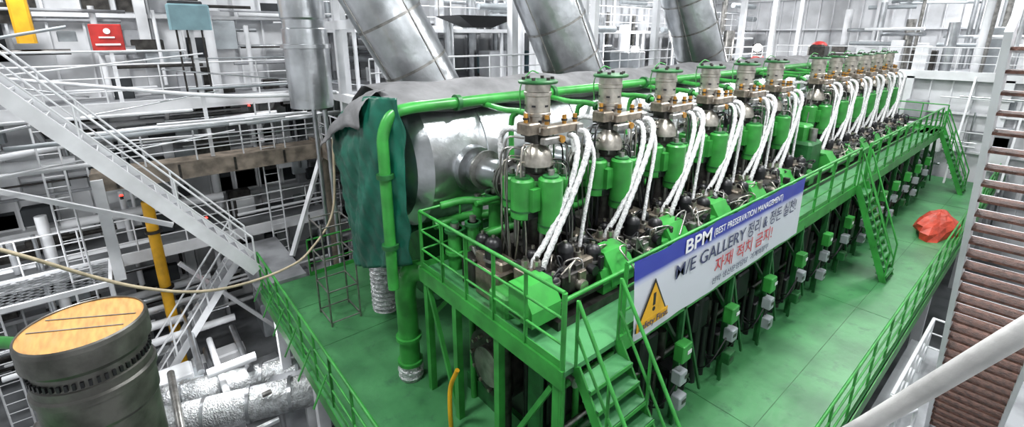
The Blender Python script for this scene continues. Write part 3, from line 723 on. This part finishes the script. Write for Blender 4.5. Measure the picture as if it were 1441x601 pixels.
# foreground cylinder liner on its stand
mb=MB()
c=(-5.66,-.66,0);q=.77
def L(pr,m): mb.lathe(c,[(a*q,b) for a,b in pr],m,56)
L([(.001,3.97),(.61,3.97)],'ochre')
L([(.61,3.97),(.61,3.985),(.62,3.99),(.635,3.975),(.645,3.93),(.645,3.74),(.60,3.72),(.58,3.68)],'liner_steel')
L([(.58,3.68),(.58,3.55),(.60,3.54),(.60,3.46)],'liner_steel')
L([(.60,3.46),(.63,3.44),(.63,3.38),(.60,3.37),(.60,3.1),(.575,3.06),(.57,2.42)],'liner_steel')
for i in range(50):
    t=i*2*math.pi/50;mb.box((c[0]+.588*q*math.cos(t),c[1]+.588*q*math.sin(t),3.60),(.03,.025,.06),'black',rz=t)
mb.beam((c[0]-.30,c[1]-.28,3.975),(c[0]+.1,c[1]+.40,3.975),.012,.006,'liner_steel')
mb.beam((c[0]-.13,c[1]-.40,3.975),(c[0]+.26,c[1]+.30,3.975),.012,.006,'liner_steel')
mb.obj('cylinder_liner')
mb=MB();mb.bb((-6.2,-2.5,2.3),(-4.8,-.45,2.42),'green')
for x,y in((-6.1,-.6),(-4.9,-.6),(-6.1,-2.4),(-4.9,-2.4)): mb.bb((x-.06,y-.06,ZL),(x+.06,y+.06,2.3),'green')
mb.obj('liner_stand_platform')
mb=MB();mb.tube([(-11.6,-3.2,1.6),(-10.6,-2.2,1.7),(-9.8,-1.6,1.7),(-9.2,-1.3,1.2),(-9.2,-1.3,ZL)],.1,'green',12);mb.obj('green_drain_pipe')

# ---------------------------------------------------------------- right side
mb=MB()
stair(mb,(-.48,6.35,6.75),(-.48,10.9,-.6),(.85,0,0),34,'white','tread',sh=.26,hand=False,td=.28,sw=.06)
mb.cyl((.4,6.35,7.6),(.4,10.9,.4),.03,'white')
mb.obj('brown_tread_stairs')
mb=MB();railing(mb,(-.95,9.6,-.6),(-.95,13.2,-.6),'white',sp=.6,toe=False,r=.028,n=3);railing(mb,(-.95,13.2,-.6),(-.2,13.2,-.6),'white',sp=.7,toe=False)
railing(mb,(-1.15,8.0,-.6),(-.6,9.5,-.6),'white',sp=.5,toe=False,r=.028)
mb.bb((-1.3,7.8,-.75),(XR-.15,14,-.6),'grey_wall')
for x,y in((-1.1,8),(1.4,8),(-1.1,13.8),(1.4,13.8)): mb.bb((x-.06,y-.06,ZL),(x+.06,y+.06,-.75),'white')
mb.tube([(-1.2,8.2,-.2),(-1.15,8.6,.3),(-1.0,9.2,.45),(-.9,9.8,.1),(-.9,10.2,-.5)],.04,'white',8)
mb.obj('landing_platform')
mb=MB();mb.tube([(-.55,2.88,4.2),(-.32,2.83,4.65),(.075,2.75,5.45),(.5,2.66,6.3)],.045,'white_pipe_shaded',16);mb.obj('white_handrail_pipe')  # white pipe, its shadow carried by the greyer base colour
mb=MB();rd=random.Random(2);vs=[];n=16
for k in range(6):
    for i in range(n):
        t=2*math.pi*i/n;rr=(.65*math.cos(k*math.pi/10.5))*(1+.18*math.sin(3*t+k)+rd.uniform(-.08,.08))
        vs.append((-2.1+rr*.9*math.cos(t),21.2+rr*1.9*math.sin(t),.75*math.sin(k*math.pi/10.5)+rd.uniform(-.02,.03)*(k>0)))
mb.add(vs,[(k*n+i,k*n+(i+1)%n,(k+1)*n+(i+1)%n,(k+1)*n+i) for k in range(5) for i in range(n)]+[tuple(range(5*n,6*n))],'red_tarp')
mb.obj('red_tarpaulin_heap')

# ---------------------------------------------------------------- lights
def area(name,loc,size,e,col=(.98,.99,1),rot=(0,0,0)):
    l=bpy.data.lights.new(name,'AREA');l.energy=e;l.size=size;l.color=col
    o=bpy.data.objects.new(name,l);S.collection.objects.link(o);o.location=loc;o.rotation_euler=rot
for i,(x,y) in enumerate(((-16,-2),(-6,0),(-14,8),(-4,8),(-3,16),(-13,18),(-4,25),(-14,29),(-3,33))):
    area('ceiling_light_%d'%i,(x,y,10.9),1.2,(560 if i==0 else 700))
area('ceiling_light_key',(-1.0,4.5,10.6),.7,450)
area('lower_deck_light',(-16.5,-3.5,2.2),.8,120);area('lower_deck_light_2',(-13,1,-.7),.6,80)
area('stair_light',(-.2,12,10),1.0,150)
w=bpy.data.worlds.new('world');S.world=w;w.use_nodes=True;w.node_tree.nodes['Background'].inputs[0].default_value=(.5,.52,.55,1);w.node_tree.nodes['Background'].inputs[1].default_value=.3
